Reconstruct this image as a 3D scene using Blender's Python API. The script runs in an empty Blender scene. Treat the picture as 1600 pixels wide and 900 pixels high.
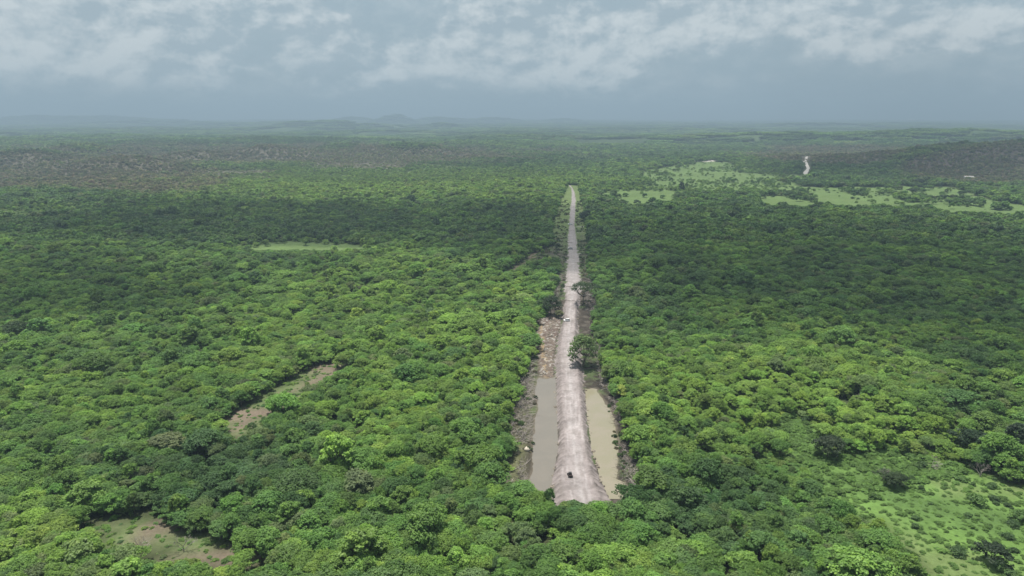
import bpy, math, random
import numpy as np
from mathutils import Vector

# ------------------------------------------------------------------ camera, world, sun, exposure
S = bpy.context.scene
COL = S.collection
CAM_H, PITCH, FPX = 120.0, math.radians(14.0), 1081.0
cam_d = bpy.data.cameras.new('camera'); cam = bpy.data.objects.new('camera', cam_d); COL.objects.link(cam)
cam.location = (0, 0, CAM_H); cam.rotation_euler = (math.pi/2 - PITCH, 0, 0)
cam_d.sensor_width = 36; cam_d.lens = 36*FPX/1600; cam_d.clip_start = 1; cam_d.clip_end = 90000
S.camera = cam
SUN_EL, SUN_AZ = math.radians(77), math.radians(-35)     # azimuth measured from +Y towards +X
SUN_V = np.array([math.cos(SUN_EL)*math.sin(SUN_AZ), math.cos(SUN_EL)*math.cos(SUN_AZ), math.sin(SUN_EL)])
sd = bpy.data.lights.new('sun', 'SUN'); sd.energy = 5.0; sd.angle = math.radians(0.5); sd.color = (1, .955, .88)
so = bpy.data.objects.new('sun', sd); COL.objects.link(so)
so.rotation_euler = (-Vector(SUN_V)).to_track_quat('-Z', 'Y').to_euler()
S.view_settings.view_transform = 'Standard'; S.view_settings.look = 'None'
S.view_settings.exposure = 0.6; S.view_settings.gamma = 1
S.view_settings.use_curve_mapping = False
cy = S.cycles
cy.max_bounces = 5; cy.diffuse_bounces = 3; cy.glossy_bounces = 2; cy.transmission_bounces = 2
cy.transparent_max_bounces = 8; cy.volume_bounces = 0; cy.caustics_reflective = False; cy.caustics_refractive = False
cy.use_denoising = True
HAZE = 2.1e-4

class NT:
    """little helper round a node tree"""
    def __init__(s, tree): s.t = tree; s.t.nodes.clear()
    def n(s, kind, **kw):
        nd = s.t.nodes.new(kind); ins = kw.pop('ins', {})
        for k, v in kw.items(): setattr(nd, k, v)
        for k, v in ins.items():
            if hasattr(v, 'node'): s.t.links.new(v, nd.inputs[k])
            else: nd.inputs[k].default_value = v
        return nd
    def m(s, op, a, b=0.0, c=None, clamp=False):
        ins = {0: a, 1: b}
        if c is not None: ins[2] = c
        return s.n('ShaderNodeMath', operation=op, use_clamp=clamp, ins=ins).outputs[0]
    def sm(s, v, lo, hi):
        return s.n('ShaderNodeMapRange', interpolation_type='SMOOTHSTEP', ins={0: v, 1: lo, 2: hi, 3: 0.0, 4: 1.0}).outputs[0]
    def mix(s, f, a, b, mode='MIX'):
        return s.n('ShaderNodeMix', data_type='RGBA', blend_type=mode, ins={0: f, 6: a, 7: b}).outputs[2]
    def noise(s, vec, scale, detail=4, rough=.55, out=0, dist=0.0):
        return s.n('ShaderNodeTexNoise', ins={'Vector': vec, 'Scale': scale, 'Detail': detail, 'Roughness': rough, 'Distortion': dist}).outputs[out]

W = bpy.data.worlds.new('World'); S.world = W; W.use_nodes = True
t = NT(W.node_tree)
tc = t.n('ShaderNodeTexCoord').outputs['Generated']
sky = t.n('ShaderNodeTexSky', sky_type='NISHITA', sun_disc=False, sun_elevation=SUN_EL, sun_rotation=SUN_AZ,
          altitude=100, air_density=1.2, dust_density=3.0)
xyz = t.n('ShaderNodeSeparateXYZ', ins={0: tc})
X, Y, Z = xyz.outputs
az = t.m('ARCTAN2', X, Y)
el = t.m('ARCSINE', Z)
elc = t.m('MAXIMUM', el, 0.0)
co = t.n('ShaderNodeCombineXYZ', ins={0: az, 1: t.m('MULTIPLY', elc, 1.55), 2: 0.37}).outputs[0]
def px_dir(px, py):
    a, b = (px-800)/FPX, (450-py)/FPX
    v = np.array([a, math.cos(PITCH)+b*math.sin(PITCH), -math.sin(PITCH)+b*math.cos(PITCH)]); v /= np.linalg.norm(v)
    return math.atan2(v[0], v[1]), math.asin(v[2])
n1 = t.noise(co, 7.5, 9, .60, dist=.10)
co2 = t.n('ShaderNodeVectorMath', operation='ADD', ins={0: co, 1: (-.010, .020, 0)}).outputs[0]
n2 = t.noise(co2, 7.5, 9, .60, dist=.10)
nf = t.noise(co, 24.0, 7, .62)
blob = None
for (px, py, rx, ry, w) in [(740, 84, 120, 30, .34), (900, 80, 160, 36, .22), (1010, 55, 170, 30, .20), (1140, 22, 260, 26, .24), (860, 42, 60, 16, .16), (190, 45, 70, 30, .26), (70, 45, 110, 36, .20),
                            (350, 60, 90, 20, .12), (420, 96, 50, 14, .14), (505, 32, 50, 16, .14), (620, 45, 90, 25, -.10),
                            (1515, 50, 70, 22, .42), (1325, 76, 55, 18, .34), (1420, 50, 40, 14, .22), (1330, 8, 110, 20, .22),
                            (1190, 120, 240, 50, -.15), (330, 118, 420, 34, .13), (1050, 130, 300, 20, .06), (1500, 130, 200, 40, -.15), (560, 10, 40, 12, -.1)]:
    a0, e0 = px_dir(px, py)
    da = t.m('MULTIPLY', t.m('SUBTRACT', az, a0), FPX/rx); de = t.m('MULTIPLY', t.m('SUBTRACT', el, e0), FPX/ry)
    r2 = t.m('ADD', t.m('MULTIPLY', da, da), t.m('MULTIPLY', de, de))
    g = t.m('MULTIPLY', t.m('EXPONENT', t.m('MULTIPLY', r2, -.8)), w)
    blob = g if blob is None else t.m('ADD', blob, g)
dens = t.m('ADD', t.m('ADD', n1, blob), t.m('MULTIPLY', t.m('SUBTRACT', nf, .5), .16))
mask = t.m('ADD', t.m('MULTIPLY', t.sm(dens, .535, .64), .60), t.m('MULTIPLY', t.sm(dens, .25, .60), .40))
relief = t.m('MULTIPLY', t.m('SUBTRACT', n1, n2), 7.5)
lit = t.m('ADD', t.m('ADD', relief, t.m('ADD', .34, t.m('MULTIPLY', blob, .55))), t.m('MULTIPLY', t.m('SUBTRACT', nf, .5), .9), clamp=True)
cloudc = t.mix(lit, (.270, .335, .378, 1), (.455, .498, .515, 1))
veil = t.mix(t.sm(el, 0.0, .17), (.228, .308, .366, 1), (.250, .328, .380, 1))
veil = t.mix(t.sm(el, .20, 1.0), veil, (.46, .50, .54, 1))
base = t.mix(.86, t.mix(1.0, sky.outputs[0], (.06, .06, .06, 1), 'MULTIPLY'), veil)
fade = t.m('MULTIPLY', mask, t.m('MULTIPLY', t.sm(el, .0, .05), .88))
skyc = t.mix(fade, base, cloudc)
skyc = t.n('ShaderNodeVectorMath', operation='SCALE', ins={0: skyc, 'Scale': 10.0}).outputs[0]
bg = t.n('ShaderNodeBackground', ins={0: skyc, 1: 0.1})
t.t.links.new(bg.outputs[0], t.n('ShaderNodeOutputWorld').inputs[0])

# ------------------------------------------------------------------ geometry helpers
rng = np.random.default_rng(7)
random.seed(7)
def at(px, py, z=0.0):
    a, b = (px-800)/FPX, (450-py)/FPX
    v = (a, math.cos(PITCH)+b*math.sin(PITCH), -math.sin(PITCH)+b*math.cos(PITCH))
    k = (z-CAM_H)/v[2]
    return v[0]*k, v[1]*k
def proj(x, y, z):
    x, y, z = np.asarray(x, float), np.asarray(y, float), np.asarray(z, float)-CAM_H
    d = np.maximum(y*math.cos(PITCH)-z*math.sin(PITCH), 1.0)
    return 800+FPX*x/d, 450-FPX*(y*math.sin(PITCH)+z*math.cos(PITCH))/d
def hashn(ix, iy, s):
    h = (ix.astype(np.int64)*374761393+iy.astype(np.int64)*668265263+s*1442695041) & 0x7fffffff
    h = ((h ^ (h >> 13))*1274126177) & 0x7fffffff
    return ((h ^ (h >> 16)) & 0xffff)/65535.0
def vnoise(x, y, s=0):
    x, y = np.asarray(x, float), np.asarray(y, float)
    ix, iy = np.floor(x), np.floor(y); fx, fy = x-ix, y-iy
    fx, fy = fx*fx*(3-2*fx), fy*fy*(3-2*fy)
    return (hashn(ix, iy, s)*(1-fx)+hashn(ix+1, iy, s)*fx)*(1-fy)+(hashn(ix, iy+1, s)*(1-fx)+hashn(ix+1, iy+1, s)*fx)*fy
def fbm(x, y, s=0, o=4):
    v, a, tot = 0, 1, 0
    for k in range(o):
        v = v+a*vnoise(x*2**k, y*2**k, s+k*17); tot += a; a *= .5
    return v/tot
def sstep(v, a, b):
    u = np.clip((v-a)/(b-a), 0, 1); return u*u*(3-2*u)
def inpoly(px, py, poly):
    c = np.zeros(np.shape(px), bool); j = len(poly)-1
    for i in range(len(poly)):
        (xi, yi), (xj, yj) = poly[i], poly[j]
        if yi != yj: c ^= ((yi > py) != (yj > py)) & (px < (xj-xi)*(py-yi)/(yj-yi)+xi)
        j = i
    return c
def ell(px, py, e):
    return ((px-e[0])/e[2])**2+((py-e[1])/e[3])**2
def mesh(name, V, F, smooth=False, attrs=None):
    me = bpy.data.meshes.new(name); V = np.asarray(V, np.float32)
    if isinstance(F, np.ndarray):
        n, k = F.shape; me.vertices.add(len(V)); me.vertices.foreach_set('co', V.ravel())
        me.loops.add(n*k); me.loops.foreach_set('vertex_index', F.astype(np.int32).ravel())
        me.polygons.add(n); me.polygons.foreach_set('loop_start', np.arange(0, n*k, k, dtype=np.int32))
        me.update(calc_edges=True)
    else: me.from_pydata([tuple(map(float, v)) for v in V], [], F); me.update()
    if smooth: me.polygons.foreach_set('use_smooth', np.ones(len(me.polygons), bool))
    for k, a in (attrs or {}).items():
        a = np.asarray(a, np.float32)
        if a.ndim == 1: me.attributes.new(k, 'FLOAT', 'POINT').data.foreach_set('value', a)
        else: me.attributes.new(k, 'FLOAT_VECTOR', 'POINT').data.foreach_set('vector', a.ravel())
    return me
def obj(name, me, mat=None, parent=None, kind=None, label=None, cat=None, group=None, loc=None):
    o = bpy.data.objects.new(name, me); COL.objects.link(o)
    if mat is not None and not me.materials: me.materials.append(mat)
    if parent is not None: o.parent = parent
    if loc is not None: o.location = loc
    tag(o, label, cat, group, kind); return o
def tag(o, label=None, cat=None, group=None, kind=None):
    for k, v in (('label', label), ('category', cat), ('group', group), ('kind', kind)):
        if v: o[k] = v
    return o
def empty(name, loc, rz=0, **kw):
    o = bpy.data.objects.new(name, None); COL.objects.link(o); o.location = loc; o.rotation_euler = (0, 0, rz)
    o.empty_display_size = .5
    return tag(o, **kw)
class MB:
    def __init__(s): s.V, s.F = [], []
    def box(s, x0, x1, y0, y1, z0, z1, taper=(0, 0)):
        b = len(s.V); tx, ty = taper
        s.V += [(x0, y0, z0), (x1, y0, z0), (x1, y1, z0), (x0, y1, z0), (x0+tx, y0+ty, z1), (x1-tx, y0+ty, z1), (x1-tx, y1-ty, z1), (x0+tx, y1-ty, z1)]
        s.F += [tuple(b+i for i in f) for f in ((3, 2, 1, 0), (4, 5, 6, 7), (0, 1, 5, 4), (1, 2, 6, 5), (2, 3, 7, 6), (3, 0, 4, 7))]
        return s
    def tube(s, p, q, r0, r1, n=6):
        p, q = np.array(p, float), np.array(q, float); d = q-p; L = np.linalg.norm(d)
        if L < 1e-5: return s
        d /= L; a = np.cross(d, (0, 0, 1) if abs(d[2]) < .9 else (1, 0, 0)); a /= np.linalg.norm(a); b = np.cross(d, a)
        k = len(s.V)
        for c, r in ((p, r0), (q, r1)):
            for i in range(n):
                th = 2*math.pi*i/n; s.V.append(tuple(c+r*(math.cos(th)*a+math.sin(th)*b)))
        for i in range(n): s.F.append((k+i, k+(i+1) % n, k+n+(i+1) % n, k+n+i))
        s.F.append(tuple(k+n+i for i in range(n))); s.F.append(tuple(k+n-1-i for i in range(n)))
        return s
    def prism(s, prof, x0, x1):      # profile in (y,z), extruded along x
        k, n = len(s.V), len(prof)
        for x in (x0, x1): s.V += [(x, y, z) for y, z in prof]
        s.F += [(k+i, k+n+i, k+n+(i+1) % n, k+(i+1) % n) for i in range(n)]
        s.F += [tuple(k+n-1-i for i in range(n)), tuple(k+n+i for i in range(n))]
        return s
    def me(s, name, smooth=False): return mesh(name, s.V, s.F, smooth)

# ------------------------------------------------------------------ materials
def newmat(name):
    m = bpy.data.materials.new(name); m.use_nodes = True; t = NT(m.node_tree); return m, t
def out(t, sh): t.t.links.new(sh, t.n('ShaderNodeOutputMaterial').inputs[0])
def flat(name, c, rough=.6, spec=.4, metal=0.0, var=.12, scale=3.0):
    m, t = newmat(name)
    g = t.n('ShaderNodeTexCoord').outputs['Object']
    v = t.m('ADD', t.m('MULTIPLY', t.noise(g, scale, 4), 2*var), 1-var)
    c2 = t.n('ShaderNodeVectorMath', operation='SCALE', ins={0: c[:3], 'Scale': v}).outputs[0]
    out(t, t.n('ShaderNodeBsdfPrincipled', ins={'Base Color': c2, 'Roughness': rough, 'Specular IOR Level': spec, 'Metallic': metal}).outputs[0])
    return m
def foliage(name, trans=.35):
    m, t = newmat(name)
    tint = t.n('ShaderNodeAttribute', attribute_type='INSTANCER', attribute_name='tint').outputs['Vector']
    lf = t.n('ShaderNodeAttribute', attribute_name='leaf').outputs['Fac']
    rnd = t.n('ShaderNodeObjectInfo').outputs['Random']
    c = t.n('ShaderNodeVectorMath', operation='SCALE', ins={0: tint, 'Scale': t.m('MULTIPLY', lf, t.m('ADD', t.m('MULTIPLY', rnd, .3), .85))}).outputs[0]
    # young leaves lean yellow
    c = t.mix(t.sm(lf, 1.05, 1.45), c, t.mix(1.0, c, (1.25, 1.08, .75, 1), 'MULTIPLY'))
    bs = t.n('ShaderNodeBsdfPrincipled', ins={'Base Color': c, 'Roughness': .55, 'Specular IOR Level': .22})
    tr = t.n('ShaderNodeBsdfTranslucent', ins={0: t.mix(1.0, c, (1.25, 1.35, .6, 1), 'MULTIPLY')})
    out(t, t.n('ShaderNodeMixShader', ins={0: trans, 1: bs.outputs[0], 2: tr.outputs[0]}).outputs[0])
    return m
M_LEAF = foliage('foliage')
M_BARK = flat('bark', (.12, .10, .08), .9, .1, var=.3, scale=1.5)
M_GREY = flat('dead wood', (.23, .205, .185), .9, .1, var=.3, scale=1.5)
M_PALEWOOD = flat('pale dead wood', (.34, .31, .27), .9, .1, var=.25, scale=1.5)

def soil_mat(name, bump=.5, near=True):
    """albedo from the 'base' attribute broken up by noise at several scales"""
    m, t = newmat(name)
    base = t.n('ShaderNodeAttribute', attribute_name='base').outputs['Vector']
    p = t.n('ShaderNodeNewGeometry').outputs['Position']
    a = t.noise(p, .9, 6, .65); b = t.noise(p, .11, 5, .6); c = t.noise(p, .012, 4, .6)
    k = t.m('MULTIPLY', t.m('MULTIPLY', t.m('ADD', t.m('MULTIPLY', a, .8), .6), t.m('ADD', t.m('MULTIPLY', b, .8), .6)), t.m('ADD', t.m('MULTIPLY', c, .5), .75))
    col = t.n('ShaderNodeVectorMath', operation='SCALE', ins={0: base, 'Scale': k}).outputs[0]
    bp = t.n('ShaderNodeBump', ins={'Height': t.m('ADD', a, t.m('MULTIPLY', b, 2.0)), 'Strength': bump, 'Distance': .4})
    out(t, t.n('ShaderNodeBsdfPrincipled', ins={'Base Color': col, 'Roughness': .95, 'Specular IOR Level': .08, 'Normal': bp.outputs[0]}).outputs[0])
    return m
M_GROUND = soil_mat('ground'); M_EARTH = soil_mat('worked earth', .45)

# ------------------------------------------------------------------ terrain height and land cover
# (px, py, sigma_x m, sigma_y m, height m): low rises placed where they stand
HILLS = [(1560, 262, 210, 220, 54), (1400, 262, 110, 120, 12), (640, 243, 150, 120, 30), (420, 247, 170, 110, 34), (540, 240, 110, 90, 26), (300, 252, 90, 80, 24), (200, 264, 130, 110, 24), (60, 258, 150, 130, 32), (130, 246, 120, 110, 26),
         (1260, 256, 260, 260, 16), (1480, 222, 500, 300, 46), (1150, 222, 600, 260, 40), (200, 228, 700, 300, 20), (780, 232, 300, 220, 14)]
FAR = []
for (px, y, sx, sy, h) in [(470, 6200, 240, 200, 50), (530, 6100, 260, 220, 58), (600, 6300, 220, 200, 44), (690, 6600, 160, 200, 50), (430, 8000, 900, 400, 36),
                           (622, 9800, 270, 300, 135), (690, 10300, 420, 300, 90), (560, 10300, 380, 300, 80), (770, 10600, 500, 300, 75), (880, 10800, 350, 300, 60), (200, 10500, 1300, 400, 95), (60, 10000, 600, 400, 85), (260, 8600, 1000, 200, 55),
                           (1250, 7200, 700, 300, 38), (1380, 8200, 900, 300, 30)]:
    FAR.append(((px-800)/FPX*y, y, sx, sy, h))
for (px, py, sx, sy, h) in HILLS:
    x, y = at(px, py); FAR.append((x, y, sx, sy, h))
def height(x, y):
    x, y = np.asarray(x, float), np.asarray(y, float)
    k = sstep(np.hypot(x, y)-900*sstep(x, 50, 350)*sstep(-y, -3600, -2600), 1150, 3500)
    z = k*(fbm(x/800, y/420, 3, 5)-.42)*62 + sstep(np.hypot(x, y), 6000, 20000)*(fbm(x/5000, y/2500, 9, 4)-.45)*110
    z = z+(fbm(x/70, y/70, 5, 3)-.5)*1.6*sstep(np.abs(x-30), 40, 90)
    for (hx, hy, sx, sy, h) in FAR: z = z+h*np.exp(-((x-hx)/sx)**2-((y-hy)/sy)**2)*(.75+.5*fbm(x/180, y/120, 21, 3))
    return z
# polygons in the photograph's pixels, read at the level of the tree crowns
CORR = [(893, 789), (868, 785), (848, 772), (786, 768), (784, 750), (792, 700), (797, 650), (806, 600), (822, 560), (836, 505), (862, 470), (874, 450), (879, 420), (877, 400), (866, 380), (866, 340), (874, 318), (880, 303), (888, 284), (902, 284),
        (906, 300), (910, 320), (914, 350), (914, 380), (912, 410), (918, 440), (928, 470), (917, 500), (932, 550), (942, 600), (966, 660), (984, 720), (998, 770), (966, 774), (950, 788), (925, 792)]
OPEN_SOIL = [[(540, 548), (568, 560), (525, 586), (470, 616), (412, 650), (380, 674), (325, 678), (345, 650), (390, 614), (445, 585), (500, 556)],
             [(120, 782), (240, 792), (330, 826), (405, 846), (395, 864), (260, 862), (190, 838), (120, 812)],
             [(770, 424), (800, 410), (840, 386), (866, 378), (878, 392), (850, 400), (815, 422)], [(0, 322), (50, 324), (80, 328), (0, 332)]]
MEADOW = [[(385, 380), (440, 374), (560, 377), (570, 383), (500, 391), (400, 393)], [(1210, 640), (1240, 632), (1262, 650), (1300, 690), (1390, 690), (1450, 704), (1540, 722), (1600, 735), (1660, 760), (1660, 960), (1480, 960), (1440, 858), (1380, 806), (1290, 765), (1262, 722), (1225, 670)],
          [(1185, 300), (1330, 292), (1400, 288), (1500, 290), (1560, 306), (1640, 322), (1640, 334), (1480, 322), (1360, 310), (1185, 304)],
          [(1375, 284), (1500, 286), (1510, 312), (1400, 312)],
          [(1005, 262), (1110, 246), (1150, 250), (1090, 262), (1250, 268), (1255, 274), (1160, 279), (1000, 272)],
          [(935, 292), (1055, 292), (1055, 297), (935, 297)], [(1210, 290), (1240, 284), (1420, 286), (1400, 294), (1240, 296)]]
LOW = [(470, 384, 115, 14), (1200, 645, 60, 34), (1370, 670, 130, 26), (620, 268, 270, 16), (60, 322, 80, 7), (1120, 290, 190, 7), (1120, 268, 120, 14), (1330, 690, 190, 60), (1190, 630, 130, 40), (1150, 700, 60, 20), (1560, 650, 30, 20)]  # wide far strip is low growth added to brighten a sunlit band
BROWN = [(550, 243, 200, 13), (330, 243, 150, 12), (130, 262, 220, 32), (220, 282, 130, 11), (480, 238, 330, 12), (1540, 252, 130, 28), (1310, 240, 130, 14)]
def cover(x, y, grown=False):
    """densities: tree (0..1), grass, soil, brown, and how low the growth is"""
    z = height(x, y); pc, pyc = proj(x, y, z+np.where(y > 700, 7, 4)); pg, pyg = proj(x, y, z)
    jx, jy = (fbm(x/14, y/14, 31, 3)-.5)*22, (fbm(x/14, y/14, 47, 3)-.5)*14
    f = np.clip((pyc-180)/300, .12, 1.3)
    jf = sstep(y, 700, 1300)
    ax, ay = pc+jx*f+jf*(fbm(x/45, y/60, 33, 3)-.5)*16, pyc+jy*f+jf*(fbm(x/45, y/60, 35, 3)-.5)*5
    corr = inpoly(pc+jx*f*.35, pyc+jy*f*.35, CORR)
    if grown:
        m_ = FPX/np.maximum(y, 50)
        corr |= inpoly(pc-3.6*m_, pyc, CORR) | (inpoly(pc+3.6*m_, pyc, CORR) & (y > 420))
    soil = np.zeros(np.shape(x), bool); mead = soil.copy()
    for P in OPEN_SOIL: soil |= inpoly(ax, ay, P)
    for P in MEADOW: mead |= inpoly(ax, ay, P)
    if grown:
        for dz in (4, 9, 13, 18):
            q_ = (z+dz-z)*FPX/np.maximum(y, 60)*.95
            for P in OPEN_SOIL: soil |= inpoly(ax, ay-q_*((.9 if P is OPEN_SOIL[1] else .45) if dz < 9 else (y > 900)), P)
            for P in MEADOW: mead |= inpoly(ax, ay-q_*(1 if dz < 9 else (y > 900)), P)
            corr |= inpoly(pc, pyc-q_, CORR) & (y > 600)
    low = np.zeros(np.shape(x)); br = low.copy()
    for e in LOW: low = np.maximum(low, sstep(1.6-ell(ax, ay, e), 0, 1))
    nb = fbm(x/110, y/70, 77, 4)
    for e in BROWN: br = np.maximum(br, sstep(1.9-ell(ax, ay, e)+(nb-.5)*3.2, 0, 1.3))
    rd = np.abs(pg-np.interp(pyg, [247, 255, 262, 277], [1262, 1258, 1263, 1259]))
    track = (rd < 5) & (pyg > 244) & (pyg < 281) & (y > 1200)
    return dict(corr=corr, soil=soil, mead=mead, low=low, brown=br, track=track, z=z, px=pc, py=pyc)

# ---- ground sheet
def axis(parts):
    o = [parts[0][0]]
    for (a, b, st) in parts: o += list(np.arange(o[-1]+st, b+.01, st))
    return np.unique(np.round(o, 3))
gx = axis([(-500, 500, 7), (500, 1500, 25), (1500, 3000, 60)]); gx = np.concatenate([-np.geomspace(2900, 45000, 36)[::-1], -axis([(500, 1500, 25), (1500, 2850, 60)])[::-1], gx[gx >= -499], np.geomspace(gx.max()*1.03, 45000, 36)])
gx = np.unique(gx)
gy = np.concatenate([axis([(-1500, 80, 80)]), axis([(100, 700, 7), (700, 1500, 14), (1500, 3600, 28)]), np.geomspace(3680, 60000, 130)])
GX, GY = np.meshgrid(gx, gy); fx, fy = GX.ravel(), GY.ravel()
cv = cover(fx, fy)
def mixc(a, b, k): k = np.asarray(k)[:, None]; return a*(1-k)+np.asarray(b)*k
far = sstep(np.hypot(fx, fy), 1600, 4200)
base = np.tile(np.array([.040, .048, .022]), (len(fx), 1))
nn = fbm(fx/260, fy/140, 55, 5)
base = mixc(base, [.040, .070, .026], far)
base = mixc(base, [.075, .105, .04], far*sstep(nn, .5, .72)*.8)
base = mixc(base, [.020, .034, .018], far*sstep(nn, .5, .34)*.8)
cv['mead'] |= cover(fx, fy, True)['mead'] & (fy > 480)
gv = fbm(fx/16, fy/16, 311, 4)
gcol = mixc(mixc(np.tile([.098, .170, .042], (len(fx), 1)), [.068, .118, .034], sstep(gv, .52, .34)), [.12, .135, .065], sstep(gv, .58, .70)*.5)
gcol = mixc(gcol, [.088, .128, .046], .75*(fy > 480))
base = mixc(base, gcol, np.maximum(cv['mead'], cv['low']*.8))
base = mixc(base, mixc(np.tile([.14, .112, .085], (len(fx), 1)), [.085, .115, .045], sstep(fbm(fx/9, fy/9, 301, 3), .42, .58)), cv['soil']*.95)
base = mixc(base, [.085, .076, .060], cv['brown']*.9)
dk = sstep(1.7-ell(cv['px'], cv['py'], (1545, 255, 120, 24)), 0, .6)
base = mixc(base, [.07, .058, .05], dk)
base = mixc(base, [.05, .075, .03], cv['corr'])
base = mixc(base, [.09, .13, .045], cv['corr']*(fy > 650))
for e in [(1387, 275, 13, 3), (1518, 281, 16, 4), (1068, 251, 60, 1.8), (1475, 243, 5, 1.5)]:
    base = mixc(base, [.33, .31, .28], sstep(1.3-ell(*proj(fx, fy, cv['z']), e), 0, .5))
gz = cv['z'].copy()
incorr = (fy > 150) & (fy < 1300) & (np.abs(fx-np.interp(fy, [200, 1200], [22, 105])) < 30)
gz = np.where(incorr, np.minimum(gz, 0)-.05*0, gz)
nxg, nyg = len(gx), len(gy)
I = np.arange(nxg*nyg).reshape(nyg, nxg)
Fq = np.stack([I[:-1, :-1].ravel(), I[:-1, 1:].ravel(), I[1:, 1:].ravel(), I[1:, :-1].ravel()], 1)
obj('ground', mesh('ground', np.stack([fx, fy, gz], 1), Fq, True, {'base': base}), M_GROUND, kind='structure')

# ------------------------------------------------------------------ the road corridor: embankment, ditches, banks
def w_of(px, py, z): return at(px, py, z)
def edge(rows, z):
    P = [w_of(px, py, z) for py, px in rows]; P.sort(key=lambda p: p[1])
    ys = [p[1] for p in P]; xs = [p[0] for p in P]
    return lambda y: np.interp(y, ys, xs)
rL = edge([(800, 858), (782, 862), (765, 860), (745, 862), (700, 871), (650, 870), (610, 868), (560, 867), (530, 871), (510, 876.5), (480, 880), (440, 884), (400, 887), (370, 887.5), (350, 889.5), (330, 890.5), (310, 893), (300, 893.3), (294, 892.5)], 1.0)
rR = edge([(800, 968), (782, 958), (765, 948), (745, 938), (700, 925), (650, 918), (610, 915), (560, 909), (530, 905), (510, 903.5), (480, 904.5), (455, 907), (440, 907.5), (400, 903.3), (370, 900), (350, 898), (330, 899), (310, 899.6), (300, 898), (294, 895)], 1.0)
pL = edge([(765, 826), (745, 828), (700, 832), (650, 838), (610, 839), (590, 842)], .4)
pR = edge([(772, 975), (755, 973), (748, 958), (700, 964), (650, 955), (630, 946), (610, 934)], .4)
Y0, Y1 = at(890, 800)[1], at(890, 290)[1]
cyv = np.concatenate([np.arange(Y0-12, 430, .6), np.arange(430, 640, 1.3), np.arange(640, Y1+30, 3.5)])
sv = np.arange(-34, 34.01, .5)
rc = lambda y: (rL(y)+rR(y))/2
SS, YY = np.meshgrid(sv, cyv); XX = rc(YY)+SS
x, y, s = XX.ravel(), YY.ravel(), SS.ravel()
hw = (rR(y)-rL(y))/2
a = np.abs(s)/hw                                     # 0 centre, 1 foot of the embankment
wob = (fbm(x/6, y/9, 61, 3)-.5)
nearY = sstep(y, 560, 380)                           # the near part is the freshly worked one
yPL0, yPL1 = at(845, 768)[1], at(845, 592)[1]; yPR0, yPR1 = at(940, 775)[1], at(940, 608)[1]
# signed room inside each pool (m)
def pool(side):
    if side < 0:
        o, i = pL(y)+wob*3.6, rL(y)-.3+wob*1.2; lat = np.minimum(x-o, i-x); a0, a1 = yPL0, yPL1
    else:
        o, i = pR(y)+wob*3.6, rR(y)+.3+wob*1.2; lat = np.minimum(o-x, x-i); a0, a1 = yPR0, yPR1
    w2 = (fbm(x/4, y/4, 65, 2)-.5)*5
    return np.minimum(lat, np.minimum(y-a0+w2, a1-y+w2))
dL, dR = pool(-1), pool(1)
inp = np.maximum(dL, dR)
zc = .75+(fbm(x/5, y/5, 71, 4)-.5)*1.1*(.4+.6*nearY)+(fbm(x/1.6, y/1.6, 73, 2)-.5)*.5*nearY   # rough cleared land
emb_h = .45+1.25*nearY
top = sstep(a, 1.05+wob*.12, .62)                    # embankment top to foot
ridge = np.sin(y*2.1+np.abs(s)*.9+9*fbm(x/9, y/6, 81, 2))*.5+.5
ridge2 = vnoise(s*.9, y*1.7, 83)
sideb = np.exp(-((a-.72)/.2)**2)
z_emb = .35+emb_h*top+nearY*sideb*((ridge-.5)*.7+(ridge2-.5)*.8)+nearY*.32*np.exp(-((a-.55)/.10)**2)*(.5+ridge2)
ruts = np.cos(s*2.6+1.5*fbm(y/40, s*0, 85, 2))*.05*sstep(a, .6, .3)
z_emb = z_emb+ruts+(vnoise(x*1.2, y*.8, 87)-.5)*.10
k_emb = sstep(a, 1.22, .98)
z = zc*(1-k_emb)+z_emb*k_emb
rub = (s < 0)*sstep(y, at(850, 596)[1], at(850, 588)[1])*sstep(y, at(850, 492)[1], at(850, 500)[1])*sstep(x, pL(y)-1, pL(y)+2)*(1-k_emb)
rub = rub*sstep(a, 3.6, 3.2)
z = z+rub*(fbm(x/1.4, y/1.4, 91, 3)-.35)*1.0
z = np.where(inp > -1.5, z*(1-sstep(inp, -1.3, .6))+.15*sstep(inp, -1.3, .6), z)
spit = sstep(y, Y0+16, Y0+4)
z = np.maximum(z*(1-.5*spit), .12)
edgef = sstep(np.abs(s), 33.8, 29)
z = z*edgef-.4*(1-edgef)
z = np.where((y < Y0-9) | (y > Y1+26), -.4, z)
n8, n9 = fbm(x/3, y/3, 95, 4), fbm(x/18, y/18, 97, 3)
col = np.tile(np.array([.040, .034, .028]), (len(x), 1))                                  # dug dark earth
col = mixc(col, [.088, .077, .064], sstep(n8, .45, .68)*.7)
g = np.clip(sstep(n9+(1-nearY)*.22, .46, .6)*sstep(n8, .3, .55), 0, 1)*(1-rub)
farg = sstep(y, 560, 760)
col = mixc(col, mixc(np.tile([.062, .088, .034], (len(x), 1)), [.098, .135, .048], farg), np.maximum(g*.85, farg*.95))
strip = (s < 0)*np.exp(-((x-(pL(y)-5))/3.0)**2)*(y < 440)
col = mixc(col, [.12, .13, .06], np.clip(strip, 0, 1)*.65)
col = mixc(col, mixc(np.tile([.125, .10, .080], (len(x), 1)), [.10, .075, .064], sstep(n8, .45, .6)), rub*.95)
col = mixc(col, [.205, .155, .098], rub*sstep(fbm(x/2.2, y/4, 101, 2)*np.exp(-((x-(pL(y)+3.5))/2.4)**2), .38, .52))
col = mixc(col, [.27, .255, .235], rub*sstep(fbm(x/1.1, y/1.1, 103, 2), .62, .72)*.9)
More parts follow.
